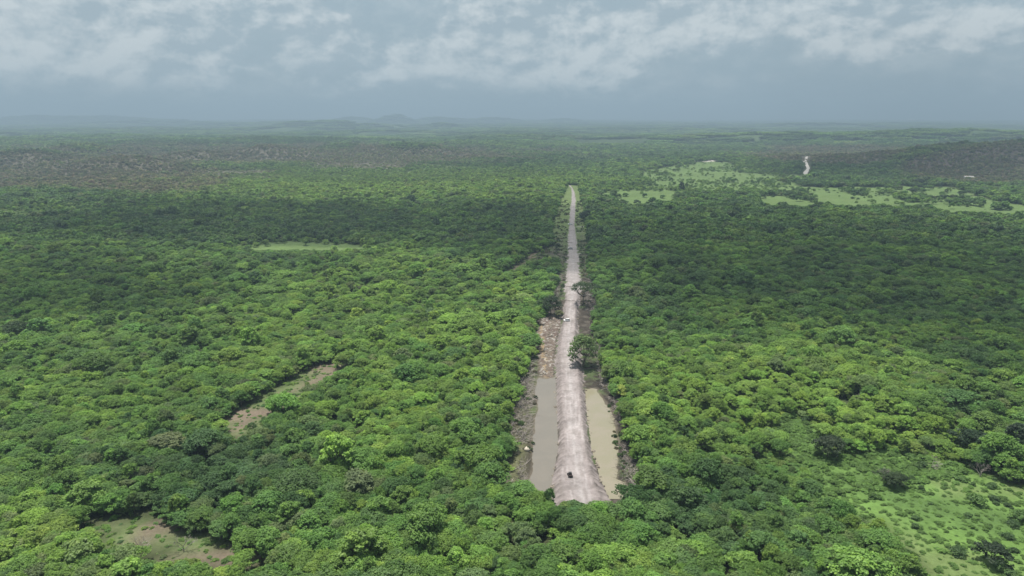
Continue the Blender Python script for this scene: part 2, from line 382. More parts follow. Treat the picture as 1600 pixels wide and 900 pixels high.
roadc = mixc(np.tile([.225, .196, .190], (len(x), 1)), [.272, .248, .243], np.exp(-((s/hw)/.33)**2)*(.5+.5*vnoise(s*1.8, y*.05, 105)))
roadc = mixc(roadc, [.092, .080, .073], np.clip(sstep(a, .48, .66)*sstep(a, 1.12, .95)*(.15+.95*sstep(ridge, .45, .95))*(.35+.75*ridge2), 0, 1)*nearY*np.where(s > 0, 1.0, .7))  # dark streaks paint in the ridges' relief shading, stronger on the right
roadc = mixc(roadc, [.13, .115, .105], sstep(fbm(s*.9, y*.3, 107, 3), .58, .70)*.35)
roadc = mixc(roadc, [.33, .305, .30], sstep(fbm(s*1.6, y*.10, 109, 3), .55, .72)*sstep(a, .7, .4)*.5)
roadc = mixc(roadc, [.215, .20, .196], (1-nearY)*.7)
roadc = mixc(roadc, [.16, .142, .132], sstep(n8, .52, .7)*.45)
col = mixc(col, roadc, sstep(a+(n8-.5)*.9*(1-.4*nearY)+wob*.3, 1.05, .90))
# side tracks branching off
for (pa, pb, py, wd) in [(900, 931, 354.5, 2.6), (838, 868, 381, 2.2), (903, 913, 363, 1.6), (903, 916, 397, 2.2), (905, 932, 448, 3.0), (905, 925, 461, 2.0)]:
    xa, yy = at(pa, py, .5); xb = at(pb, py, .5)[0]
    col = mixc(col, [.21, .20, .19], np.exp(-((y-yy-(x-xa)*.05)/wd)**4)*(x > xa-1)*(x < xb)*sstep(vnoise(x*.5, y*.5, 3), .1, .3))
mudr = sstep(inp, -1.6, -.5)
col = mixc(col, [.13, .11, .085], mudr*(1-sstep(a, 1.1, .95))*.6)
col = mixc(col, [.16, .155, .10], sstep(inp, -.3, .3))
ny_, nx_ = SS.shape
I = np.arange(ny_*nx_).reshape(ny_, nx_)
Fc = np.stack([I[:-1, :-1].ravel(), I[:-1, 1:].ravel(), I[1:, 1:].ravel(), I[1:, :-1].ravel()], 1)
allF = Fc
isroad = (a.reshape(ny_, nx_)[:-1, :-1].ravel() < 1.2)
CZ = z.reshape(ny_, nx_)
Vc = np.stack([x, y, z], 1)
def sub(name, sel):
    F = allF[sel]; u, inv = np.unique(F, return_inverse=True)
    return mesh(name, Vc[u], inv.reshape(F.shape), True, {'base': col[u]})
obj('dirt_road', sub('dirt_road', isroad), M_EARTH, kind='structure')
obj('cleared_earth', sub('cleared_earth', ~isroad), M_EARTH, kind='structure')
def corr_z(px_, py_):
    """height of the worked corridor at a world point"""
    sx_ = px_-rc(py_); i = int(np.clip(np.searchsorted(cyv, py_)-1, 0, ny_-1)); j = int(np.clip((sx_+34)/.5, 0, nx_-1))
    return float(CZ[i, j]) if abs(sx_) < 33 and cyv[0] < py_ < cyv[-1] else float(height(px_, py_))

def water_mat(name, c1, c2, floatc):
    m, t = newmat(name)
    p = t.n('ShaderNodeNewGeometry').outputs['Position']
    f = t.noise(p, .10, 4, .6, dist=.6); g = t.noise(p, .35, 3, .5)
    c = t.mix(t.sm(f, .40, .64), c1, c2)
    c = t.mix(t.m('MULTIPLY', t.sm(g, .66, .72), t.sm(f, .42, .36)), c, floatc)
    bp = t.n('ShaderNodeBump', ins={'Height': t.noise(p, 2.2, 3, .6), 'Strength': .05, 'Distance': .06})
    out(t, t.n('ShaderNodeBsdfPrincipled', ins={'Base Color': c, 'Roughness': .05, 'IOR': 1.33, 'Normal': bp.outputs[0]}).outputs[0])
    return m
def pool_mesh(xa, xb, ya, yb, n=60):
    ys = np.linspace(ya, yb, n); V = []; 
    for yy in ys: V += [(float(xa(yy)), yy, .40), (float(xb(yy)), yy, .40)]
    return mesh('water', V, [(2*i, 2*i+1, 2*i+3, 2*i+2) for i in range(n-1)])
obj('water', pool_mesh(lambda q: pL(q)-2.2, lambda q: rL(q)+.6, yPL0-2.5, yPL1+2.5), water_mat('grey green water', (.145, .132, .112, 1), (.155, .14, .118, 1), (.07, .065, .045, 1)), kind='structure')
obj('water', pool_mesh(lambda q: rR(q)-.6, lambda q: pR(q)+2.2, yPR0-2.5, yPR1+2.5), water_mat('tan water', (.195, .18, .125, 1), (.21, .187, .14, 1), (.17, .15, .07, 1)), kind='structure')

# the far pale track
tr_rows = [(247, 1262, 4), (252, 1257.5, 5), (258, 1260.5, 5), (263, 1263, 5.5), (270, 1258.5, 6.5), (274, 1259, 6), (278, 1264, 5)]
V = []
PX = []
for py, px, w in tr_rows:
    y0 = at(px, py)[1]
    for _ in range(6):
        zz = float(height(at(px, py)[0]*y0/at(px, py)[1], y0)); y0 = y0+(proj(0, y0, zz)[1]-py)*y0*y0/(FPX*CAM_H)*.5
    x0 = (px-800)/FPX*(y0*math.cos(PITCH)+(CAM_H-zz)*math.sin(PITCH)); PX.append((y0, x0, w*y0/FPX/2))
PX.sort(); ys = np.linspace(PX[0][0], PX[-1][0], 60)
xs = np.interp(ys, [p[0] for p in PX], [p[1] for p in PX]); ws = np.interp(ys, [p[0] for p in PX], [p[2] for p in PX])*(.8+.5*vnoise(ys/30, ys*0, 3))
for q in range(60):
    for k in (-1, -.33, .33, 1): V.append((xs[q]+k*ws[q], ys[q], float(height(xs[q]+k*ws[q], ys[q]))+.6-(.5 if abs(k) == 1 else 0)))
F = [(4*q+k, 4*q+k+1, 4*q+k+5, 4*q+k+4) for q in range(59) for k in range(3)]
obj('dirt_track', mesh('dirt_track', V, F, True, {'base': np.tile([.42, .40, .37], (len(V), 1))}), M_EARTH, kind='structure')
TR = (ys, xs)

# ------------------------------------------------------------------ tree prototypes
def leaves(C, N, size, r, squash=.62):
    """rhombic leaf sprays at points C with normals N"""
    n = len(C); a = np.cross(N, r.normal(size=(n, 3))); a /= np.linalg.norm(a, axis=1)[:, None]; b = np.cross(N, a)
    s1 = size*(.7+.6*r.random(n))[:, None]; s2 = s1*squash
    V = np.stack([C-a*s1, C-b*s2+N*s1*.15, C+a*s1, C+b*s2+N*s1*.15], 1).reshape(-1, 3)
    return V, np.arange(4*n).reshape(n, 4)
def make_tree(name, seed, R, H, ncl, npl, leaf, flatness=.35, low=.35, gappy=.0, clr=(.12, .30)):
    r = np.random.default_rng(seed); ph = r.random(4)*6.28
    Vs, Ls, cc = [], [], []
    g = 2.39996
    for i in range(ncl):
        u = math.sqrt((i+.5)/ncl); th = i*g+r.normal()*.25
        if r.random() < gappy: continue
        rim = R*(1+.22*math.sin(2*th+ph[0])+.18*math.sin(3*th+ph[1])+.12*math.sin(5*th+ph[2]))
        rr = rim*u*.92
        zz = H*(1-flatness*u**2.2)-abs(r.normal())*H*.06
        if u > .72 and r.random() < low: zz -= H*(.10+.22*r.random()); rr *= .93
        rcl = R*r.uniform(*clr)*(1.1-.25*u)
        c = np.array([rr*math.cos(th), rr*math.sin(th), zz-rcl*.5]); cc.append((c, rcl))
        n = int(npl*(rcl/(R*.27))**2)
        d = r.normal(size=(n, 3)); d[:, 2] = np.abs(d[:, 2])*1.1-.16; d /= np.linalg.norm(d, axis=1)[:, None]
        lump = 1+.28*np.sin(5*d[:, 0]+seed+i)*np.sin(5*d[:, 1]+i*2)
        P = c+d*rcl*np.array([1.05, 1.05, .72])*(lump*r.uniform(.62, 1.16, n))[:, None]
        N = d*np.array([.8, .8, 1.1])+r.normal(size=(n, 3))*.42+np.array([0, 0, .62]); N /= np.linalg.norm(N, axis=1)[:, None]
        Vs.append((P, N)); Ls.append(np.full(n, r.uniform(.80, 1.2))*r.uniform(.9, 1.1, n))
    P = np.concatenate([v[0] for v in Vs]); N = np.concatenate([v[1] for v in Vs]); L = np.concatenate(Ls)
    V, F = leaves(P, N, leaf, r)
    crown = mesh(name+' crown', V, F, False, {'leaf': np.repeat(L, 4)}); crown.materials.append(M_LEAF)
    tb = MB(); h0 = H*.34; lean = r.normal(size=2)*.35
    tb.tube((0, 0, -.5), (lean[0]*.5, lean[1]*.5, h0*.55), .030*H, .024*H, 7).tube((lean[0]*.5, lean[1]*.5, h0*.55), (lean[0], lean[1], h0), .024*H, .019*H, 7)
    for c, rcl in cc[::max(1, len(cc)//9)]:
        m = np.array([lean[0], lean[1], h0])*.45+c*.55; m[2] = h0+(c[2]-h0)*.45
        tb.tube((lean[0], lean[1], h0), m, .014*H, .009*H, 5).tube(m, c-np.array([0, 0, .2]), .009*H, .003*H, 4)
    trunk = tb.me(name+' trunk'); trunk.materials.append(M_BARK)
    return crown, trunk
def make_bare(name, seed, R, H, mat, n=60, leafy=0):
    r = np.random.default_rng(seed); tb = MB()
    def grow(p, d, L, rad, lv):
        q = p+d*L; tb.tube(p, q, rad, rad*.62, 5 if lv < 2 else 3)
        if lv >= 4: return
        for k in range(3 if lv < 3 else 3):
            nd = d+r.normal(size=3)*.55; nd[2] = nd[2]*.6+.22; nd /= np.linalg.norm(nd); grow(q, nd, L*r.uniform(.62, .82), rad*.6, lv+1)
    grow(np.array([0, 0, -.3]), np.array([.05, .02, 1.]), H*.30, .022*H, 0)
    for k in range(2):
        d = r.normal(size=3); d[2] = 1.2; d /= np.linalg.norm(d); grow(np.array([0, 0, .3]), d, H*.3, .016*H, 1)
    m = tb.me(name); m.materials.append(mat); return m
PROTO = []      # (crown, trunk, radius, height, shape word)
for i, (R, H, f, lo, gp, w) in enumerate([(4.3, 7.6, .34, .4, .04, 'round'), (5.2, 7.0, .14, .25, .12, 'flat-topped'), (3.7, 7.0, .50, .4, .0, 'domed'), (4.7, 8.2, .30, .55, .2, 'uneven'),
                                        (3.4, 6.2, .38, .3, .25, 'loose'), (5.4, 7.8, .22, .45, .15, 'spreading'), (3.6, 9.0, .55, .5, .05, 'tall'), (4.4, 6.8, .22, .5, .32, 'ragged')]):
    PROTO.append(make_tree('tree kind %d' % i, 100+i, R, H, int(76*(R/4.3)**1.2), 115, .28, f, lo, gp)+(R, H, w))
SHRUB = []
for i, (R, H) in enumerate([(1.8, 1.9), (1.3, 1.5), (2.3, 2.3), (1.6, 1.3)]):
    SHRUB.append(make_tree('shrub kind %d' % i, 200+i, R, H, 16, 60, .21, .55, .6, .05, (.25, .42))+(R, H, 'low'))
BARE = [make_bare('bare tree kind %d' % i, 300+i, 3, 5.8, M_GREY) for i in range(3)]
def join_me(name, parts):
    V, F, A, Mi, b = [], [], [], [], 0
    for k, (m, off, sc) in enumerate(parts):
        n = len(m.vertices); v = np.empty(n*3, np.float32); m.vertices.foreach_get('co', v); V.append(v.reshape(-1, 3)*sc+np.array(off, np.float32))
        f = np.empty(len(m.loops), np.int32); m.loops.foreach_get('vertex_index', f); F.append(f.reshape(-1, 4)+b)
        l = np.empty(n, np.float32); m.attributes['leaf'].data.foreach_get('value', l); A.append(l); b += n
    me = mesh(name, np.concatenate(V), np.concatenate(F), False, {'leaf': np.concatenate(A)}); me.materials.append(M_LEAF); return me
LOWT = []
for i, (R, H) in enumerate([(4.3, 7.4), (5.0, 7.0), (3.9, 8.0), (4.6, 6.6)]):
    LOWT.append(make_tree('distant tree kind %d' % i, 400+i, R, H, 20, 34, .78, .36, .4, .03, (.28, .42))[0])
VLOW = [make_tree('very distant tree kind %d' % i, 420+i, R, H, 8, 18, 1.7, .36, .3, .0, (.4, .55))[0] for i, (R, H) in enumerate([(4.6, 7.6), (5.2, 7.0), (4.2, 8.4)])]
GROVE = []
for i in range(4):
    r = np.random.default_rng(500+i)
    GROVE.append(join_me('grove kind %d' % i, [(VLOW[k % 3], (r.uniform(-34, 34), r.uniform(-34, 34), -r.uniform(0, 2.0)), r.uniform(.75, 1.3)) for k in range(62)]))
def protocol(name, meshes):
    c = bpy.data.collections.new(name)
    for i, m in enumerate(meshes): c.objects.link(bpy.data.objects.new('%s %02d' % (name, i), m))
    return c
trunk_ok = lambda pr: pr
def tree_one(i, pr):     # crown and trunk joined for use in the forest mass
    m = pr[0].copy(); return m
# ---- scatter positions
def scatter(spacing, ya, yb, half=lambda y: .80*y+60, jit=.46):
    ys = np.arange(ya, yb, spacing*.87); P = []
    for k, yy in enumerate(ys):
        h = half(yy); xs = np.arange(-h, h, spacing)+(k % 2)*spacing*.5
        P.append(np.stack([xs, np.full(len(xs), yy)], 1))
    P = np.concatenate(P); return P+rng.uniform(-jit, jit, P.shape)*spacing
DARK, MID, BRIGHT, OLIVE, BROWNC = map(np.array, ([.060, .116, .040], [.100, .186, .043], [.162, .260, .052], [.118, .152, .068], [.24, .198, .160]))
TONES = []
# species patches, and sunlit zones painted into the leaf tint (pixels): + bright, - dark
SPECIES_LIGHT = [(650, 480, 230, 60, .35), (700, 284, 240, 20, .9), (450, 280, 200, 20, .8), (200, 620, 170, 60, .28), (120, 700, 120, 30, -.1), (330, 760, 170, 40, -.38), (260, 500, 260, 50, -.12), (450, 350, 460, 45, -.15),
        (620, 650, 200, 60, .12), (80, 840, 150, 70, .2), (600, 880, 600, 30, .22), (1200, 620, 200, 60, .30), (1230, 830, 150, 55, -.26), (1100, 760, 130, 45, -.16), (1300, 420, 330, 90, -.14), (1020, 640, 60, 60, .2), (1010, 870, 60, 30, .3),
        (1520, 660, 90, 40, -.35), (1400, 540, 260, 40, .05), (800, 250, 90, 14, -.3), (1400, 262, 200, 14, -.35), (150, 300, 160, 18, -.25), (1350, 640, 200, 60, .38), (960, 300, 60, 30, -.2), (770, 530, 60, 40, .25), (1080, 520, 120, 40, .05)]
def tints(P, cv, n):
    px, py = cv['px'], cv['py']
    v = .03+(fbm(P[:, 0]/45, P[:, 1]/45, 7, 3)-.5)*1.1+rng.normal(size=n)*.18+.42
    v = v+sstep(P[:, 1], 1000, 1700)*(fbm(P[:, 0]/420, P[:, 1]/200, 91, 3)-.5)*1.5
    for (cx, cy_, rx, ry, k) in SPECIES_LIGHT: v = v+k*np.exp(-.7*ell(px, py, (cx, cy_, rx, ry)))
    v = np.clip(v+.30*cv['low'], 0, 1)
    c = mixc(np.tile(DARK, (n, 1)), MID, sstep(v, 0, .5)); c = mixc(c, BRIGHT, sstep(v, .45, 1.0))
    ol = (rng.random(n) < .11)*rng.random(n); c = mixc(c, OLIVE, ol*.9)
    c = mixc(c, BROWNC, np.clip(cv['brown']*(.35+.6*rng.random(n)), 0, .9))
    c = c*(1+rng.normal(size=(n, 1))*.13)*(1+rng.normal(size=(n, 3))*np.array([.05, .015, .06]))
    return np.clip(c, .008, .3), v
LABEL_ARGS = []
A = scatter(4.3, 118, 640); ca = cover(A[:, 0], A[:, 1], True)
B = scatter(5.6, 640, 1500); cb = cover(B[:, 0], B[:, 1], True)
def thin(P, c, pm=.0, ps=.02):
    n = len(P); u = rng.random(n); k = np.ones(n, bool)
    k &= ~c['corr']; k &= ~(c['soil'] & (u > ps)); k &= ~(c['mead'] & (u > pm+.02*(P[:, 1] > 900)+.25*(P[:, 1] > 900)*sstep(fbm(P[:, 0]/30, P[:, 1]/90, 37, 2), .60, .68))); k &= ~((c['low'] > .5) & (u > .55)); k &= ~(u < c['brown']*.5); k &= ~c['track']
    dx = np.abs(P[:, 0]-np.interp(P[:, 1], TR[0], TR[1])); k &= ~((dx < 12) & (P[:, 1] > TR[0][0]-70) & (P[:, 1] < TR[0][-1]+10))
    gap = fbm(P[:, 0]/16, P[:, 1]/16, 13, 2); k &= ~((gap < .26) & (u < .7))
    return k
ka = thin(A, ca); A = A[ka]; ca = {k: v[ka] for k, v in ca.items()}
kb = thin(B, cb); B = B[kb]; cb = {k: v[kb] for k, v in cb.items()}
C_ = scatter(8.2, 1500, 2900); cc_ = cover(C_[:, 0], C_[:, 1], True); kc = thin(C_, cc_); C_ = C_[kc]; cc_ = {k: v[kc] for k, v in cc_.items()}
D_ = scatter(66, 2900, 13500); cd_ = cover(D_[:, 0], D_[:, 1]); nd = fbm(D_[:, 0]/420, D_[:, 1]/260, 15, 3)
kd = (cd_['brown'] < .5) & (nd > .36); D_ = D_[kd]; cd_ = {k: v[kd] for k, v in cd_.items()}
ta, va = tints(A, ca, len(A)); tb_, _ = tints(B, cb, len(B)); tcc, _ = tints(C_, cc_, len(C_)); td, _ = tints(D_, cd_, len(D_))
def sizes(P, c, n, lo=.52, hi=1.0):
    s = rng.uniform(lo, hi, n)*(.80+.42*fbm(P[:, 0]/38, P[:, 1]/38, 19, 2)); s = s*(1-.42*c['low'])*(1-.4*c['brown']); 
    big = sstep(fbm(P[:, 0]/30, P[:, 1]/30, 63, 2), .45, .62)*(c['low'] < .3)
    return s*np.where(rng.random(n) < .10*big+.015, rng.uniform(1.25, 1.6, n), .92)
sa, sb, sc_, sd_ = sizes(A, ca, len(A)), sizes(B, cb, len(B), .75, 1.15), sizes(C_, cc_, len(C_), .9, 1.35), rng.uniform(.95, 1.25, len(D_))
ia, ib, ic, id_ = (rng.integers(0, k, n) for k, n in ((8, len(A)), (4, len(B)), (4, len(C_)), (4, len(D_))))
# ---- choose the individuals: the nearest trees the picture shows
px, py = proj(A[:, 0], A[:, 1], ca['z']+5*sa)
vis = (px > -25) & (px < 1625) & (py < 925) & (py > 100)
score = np.where(vis, sa*PROTO[0][3]/np.hypot(A[:, 1], CAM_H), -1)
order = np.argsort(-np.where(vis, py, -1e9)+0*score)
ind = order[:286]
rest = np.ones(len(A), bool); rest[ind] = False

def gn_scatter(name, sets, label=None):
    """ONE object whose points carry instances of the collections; sets = [(collection, P xyz, rz, scale xyz, idx, tint)]"""
    V = np.concatenate([s[1] for s in sets]); n = len(V)
    rot = np.zeros((n, 3)); rot[:, 2] = np.concatenate([s[2] for s in sets])
    me = bpy.data.meshes.new(name); me.vertices.add(n); me.vertices.foreach_set('co', V.astype(np.float32).ravel())
    def at_(k, kind, f, d): me.attributes.new(k, kind, 'POINT').data.foreach_set(f, np.ascontiguousarray(d).ravel())
    at_('rot', 'FLOAT_VECTOR', 'vector', rot.astype(np.float32)); at_('scl', 'FLOAT_VECTOR', 'vector', np.concatenate([s[3] for s in sets]).astype(np.float32))
    at_('tint', 'FLOAT_VECTOR', 'vector', np.concatenate([s[5] for s in sets]).astype(np.float32))
    at_('pick', 'INT', 'value', np.concatenate([s[4] for s in sets]).astype(np.int32))
    at_('grp', 'INT', 'value', np.concatenate([np.full(len(s[1]), i) for i, s in enumerate(sets)]).astype(np.int32))
    o = bpy.data.objects.new(name, me); COL.objects.link(o)
    ng = bpy.data.node_groups.new(name, 'GeometryNodeTree')
    ng.interface.new_socket('Geometry', in_out='INPUT', socket_type='NodeSocketGeometry'); ng.interface.new_socket('Geometry', in_out='OUTPUT', socket_type='NodeSocketGeometry')
    N, L = ng.nodes, ng.links; gi, go = N.new('NodeGroupInput'), N.new('NodeGroupOutput'); jn = N.new('GeometryNodeJoinGeometry')
    def attr(k, ty):
        a = N.new('GeometryNodeInputNamedAttribute'); a.data_type = ty; a.inputs[0].default_value = k; return a.outputs[0]
    for i, s in enumerate(sets):
        ci = N.new('GeometryNodeCollectionInfo'); ci.inputs[0].default_value = s[0]; ci.inputs[1].default_value = True; ci.inputs[2].default_value = True
        cmp_ = N.new('FunctionNodeCompare'); cmp_.data_type = 'INT'; cmp_.operation = 'EQUAL'
        L.new(attr('grp', 'INT'), cmp_.inputs[2]); cmp_.inputs[3].default_value = i
        ip = N.new('GeometryNodeInstanceOnPoints'); ip.inputs['Pick Instance'].default_value = True
        L.new(gi.outputs[0], ip.inputs['Points']); L.new(cmp_.outputs[0], ip.inputs['Selection']); L.new(ci.outputs[0], ip.inputs['Instance'])
        L.new(attr('pick', 'INT'), ip.inputs['Instance Index'])
        L.new(attr('rot', 'FLOAT_VECTOR'), ip.inputs['Rotation']); L.new(attr('scl', 'FLOAT_VECTOR'), ip.inputs['Scale'])
        L.new(ip.outputs[0], jn.inputs[0])
    L.new(jn.outputs[0], go.inputs[0])
    md = o.modifiers.new('scatter', 'NODES'); md.node_group = ng
    return tag(o, label, None, None, 'stuff')
def v3(P, z): return np.stack([P[:, 0], P[:, 1], z], 1)
def scl3(s, j=.18): n = len(s); s_ = np.where(s > 1.25, .9+.28*s, np.maximum(s, .45*s+.46*(s > .55))); return np.stack([s*(1+rng.normal(size=n)*.03), s*(1+rng.normal(size=n)*.03), s_*np.clip(1+rng.normal(size=n)*j, .7, 1.4)], 1)
def full(m, tr):       # crown + trunk in one mesh, for the mass of the forest
    V, F, b = [], [], 0
    me = bpy.data.meshes.new(m.name+' whole'); 
    n1 = len(m.vertices); v1 = np.empty(n1*3, np.float32); m.vertices.foreach_get('co', v1)
    f1 = np.empty(len(m.loops), np.int32); m.loops.foreach_get('vertex_index', f1)
    l1 = np.empty(n1, np.float32); m.attributes['leaf'].data.foreach_get('value', l1)
    Fs = [tuple(map(int, q)) for q in f1.reshape(-1, 4)]+[tuple(n1+i for i in p.vertices) for p in tr.polygons]
    Vv = np.concatenate([v1.reshape(-1, 3), np.array([tuple(q.co) for q in tr.vertices], np.float32)])
    me = mesh(m.name+' whole', Vv, Fs, False, {'leaf': np.concatenate([l1, np.full(len(tr.vertices), .5, np.float32)])})
    me.materials.append(M_LEAF); me.materials.append(M_BARK)
    me.polygons.foreach_set('material_index', np.array([0]*(len(f1)//4)+[1]*len(tr.polygons), np.int32)); return me
CN = protocol('near crown', [full(p[0], p[1]) for p in PROTO]); CL = protocol('mid crown', LOWT); CV = protocol('far grove', GROVE); CS = protocol('bush', [p[0] for p in SHRUB])
CB = protocol('bare', BARE)
Ar, Br = A[rest], B
E_ = scatter(4.3, 140, 420); ce = cover(E_[:, 0], E_[:, 1], True); ke = thin(E_, ce) & (rng.random(len(E_)) < .8); E_ = E_[ke]; ce = {k: v[ke] for k, v in ce.items()}
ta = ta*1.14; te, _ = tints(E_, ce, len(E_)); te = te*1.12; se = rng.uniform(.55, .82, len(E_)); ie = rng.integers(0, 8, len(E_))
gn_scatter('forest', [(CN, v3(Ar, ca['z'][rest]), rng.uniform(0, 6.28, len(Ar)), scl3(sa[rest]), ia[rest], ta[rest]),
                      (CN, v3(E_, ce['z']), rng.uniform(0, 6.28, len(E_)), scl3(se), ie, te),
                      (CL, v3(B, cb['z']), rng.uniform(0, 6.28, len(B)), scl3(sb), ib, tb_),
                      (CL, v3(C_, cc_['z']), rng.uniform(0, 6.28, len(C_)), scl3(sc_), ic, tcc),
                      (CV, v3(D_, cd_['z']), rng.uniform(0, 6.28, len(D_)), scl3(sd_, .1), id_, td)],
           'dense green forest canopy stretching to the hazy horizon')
print('TREES', len(A), len(B), len(C_), len(D_))
# ---- undergrowth: weeds, seedlings and low bushes on every open floor
U1 = scatter(2.0, 150, 620); cu = cover(U1[:, 0], U1[:, 1]); u = rng.random(len(U1))
on = (cu['mead'] & (u < .62)) | (cu['soil'] & (u < .38)) | ((cu['low'] > .4) & (u < .7)) | (~cu['mead'] & ~cu['soil'] & ~cu['corr'] & (u < .06))
U1, cu = U1[on], {k: v[on] for k, v in cu.items()}
U2 = scatter(7, 620, 2500); c2 = cover(U2[:, 0], U2[:, 1]); u = rng.random(len(U2))
on = (c2['mead'] & (u < .05)) | ((c2['brown'] > .3) & (u < .35)) | ((c2['low'] > .4) & ~c2['mead'] & (u < .45))
U2, c2 = U2[on], {k: v[on] for k, v in c2.items()}
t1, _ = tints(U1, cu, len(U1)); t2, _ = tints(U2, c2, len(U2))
t1 = np.where((cu['mead'])[:, None], np.array([.115, .205, .050])*rng.uniform(.75, 1.2, (len(U1), 1)), t1)
s1 = rng.uniform(.18, .5, len(U1))*np.where(cu['low'] > .4, 1.9, 1)
# weeds along the corridor's banks
r_ = np.random.default_rng(5); W3 = []
while len(W3) < 2600:
    yy = r_.uniform(Y0, 1000); ss = r_.uniform(-30, 30); h_ = float(rR(yy)-rL(yy))/2; xx = float(rc(yy))+ss
    if abs(ss) < h_*1.25 or (yy < 420 and abs(ss) < 15.5 and not (330 < yy and ss > 0 and abs(ss) > 11)): continue
    if vnoise(xx/9, yy/9, 40) < .42: continue
    W3.append((xx, yy, corr_z(xx, yy)-.05))
W3 = np.array(W3); n3 = len(W3)
t3 = np.where(r_.random((n3, 1)) < .35, np.array([.11, .10, .06]), np.array([.055, .095, .028]))*r_.uniform(.7, 1.3, (n3, 1))
gn_scatter('undergrowth', [(CS, v3(U1, cu['z']-.1), rng.uniform(0, 6.28, len(U1)), scl3(s1, .3)*np.array([1.25, 1.25, .8]), rng.integers(0, 4, len(U1)), t1),
                           (CS, v3(U2, c2['z']-.2), rng.uniform(0, 6.28, len(U2)), scl3(rng.uniform(.6, 1.8, len(U2)), .3), rng.integers(0, 4, len(U2)), t2),
                           (CS, W3, r_.uniform(0, 6.28, n3), scl3(r_.uniform(.2, .62, n3), .3), r_.integers(0, 4, n3), t3)],
           'low weeds and bushes on the clearings and roadside banks')

# ------------------------------------------------------------------ single trees in the foreground
ORD = 'nearest,second,third,fourth,fifth,sixth,seventh,eighth,ninth,tenth,eleventh,twelfth,thirteenth,fourteenth,fifteenth,sixteenth,seventeenth,eighteenth,nineteenth,twentieth'.split(',')
MARKS = [('the white vehicle', 885, 502), ('the airy roadside tree', 905, 560), ('the lower left clearing', 250, 828), ('the right meadow', 1420, 850), ("the pale road's near end", 905, 790), ('the left pond', 845, 765), ('the right pond', 965, 768),
         ('the bottom left corner', 0, 900), ('the bottom right corner', 1600, 900), ('the bottom edge middle', 800, 900), ('the dark grove lower left', 420, 800), ('the dark grove lower right', 1230, 850),
         ('the left photo edge', 0, 760), ('the left third of the bottom edge', 540, 900), ('the right third of the bottom edge', 1080, 900), ('the diagonal clearing', 380, 670), ('the right photo edge', 1600, 770)]
def tone_word(v): return 'dark green' if v < .3 else 'mid green' if v < .62 else 'bright green' if v < .85 else 'yellow-green'
def size_word(s): return 'small' if s < .8 else 'large' if s > 1.12 else 'medium'
used = {}
def unique_label(head, qx, qy, tail=''):
    m = min(MARKS, key=lambda m: (m[1]-qx)**2+(1.6*(m[2]-qy))**2)
    dx, dy = qx-m[1], (qy-m[2])*1.6
    side = ('right' if dx > 0 else 'left') if abs(dx) > abs(dy) else ('in front' if dy > 0 else 'behind')
    side = {'right': 'right of', 'left': 'left of', 'in front': 'in front of', 'behind': 'beyond'}[side]
    key = (head, side, m[0]); used.setdefault(key, []).append((dx*dx+dy*dy)); return key, len(used[key])-1
pend = []
def plant(kind, parts, x, y, z, s3, rz, tint, head, cat, group, v=None, label=None):
    o = empty(kind, (x, y, z), rz, cat=cat, group=group); o.scale = s3
    for nm, me in parts:
        c = obj(nm, me, parent=o)
        if nm in ('crown', 'foliage'): c['tint'] = [float(q) for q in tint]
    if label: o['label'] = label
    else:
        qx, qy = proj(x, y, z+4); key, i = unique_label(head, float(qx), float(qy)); pend.append((o, key, i))
    return o
for k in ind:
    p = PROTO[ia[k]]; s = sa[k]
    plant('tree', [('crown', p[0]), ('trunk', p[1])], float(A[k, 0]), float(A[k, 1]), float(ca['z'][k]), (s, s, min(max(s, .45*s+.46), .9+.28*s)*float(rng.uniform(.9, 1.15))), float(rng.uniform(0, 6.28)),
          ta[k], ' '.join((size_word(s)+' '+tone_word(va[k])+' '+p[4]+' tree').replace('medium ', '').split()), 'tree', 'broadleaf trees of the foreground forest')
# shrubs on the meadow
Sx = scatter(5.2, 150, 300); cs = cover(Sx[:, 0], Sx[:, 1]); qx, qy = proj(Sx[:, 0], Sx[:, 1], 1); ok = cs['mead'] & (rng.random(len(Sx)) < .10+.42*sstep(fbm(Sx[:, 0]/14, Sx[:, 1]/14, 71, 2), .53, .66)) & (qx < 1600) & (qy < 915); Sx = Sx[ok]
for (x, y) in Sx:
    i = int(rng.integers(0, 4)); s = float(rng.uniform(.5, 1.35)); dkk = rng.random()
    tn = (np.array([.058, .105, .040])*(1-dkk)+np.array([.105, .19, .05])*dkk)
    plant('shrub', [('foliage', SHRUB[i][0]), ('stem', SHRUB[i][1])], float(x), float(y), float(height(x, y))-.1, (s, s, s*float(rng.uniform(.8, 1.2))), float(rng.uniform(0, 6.28)), tn,
          '%s %s shrub in grass' % ('small' if s < .8 else 'large' if s > 1.15 else 'medium', 'dark green' if dkk < .5 else 'pale green'), 'shrub', 'shrubs dotted over the meadow')
r_ = np.random.default_rng(77)
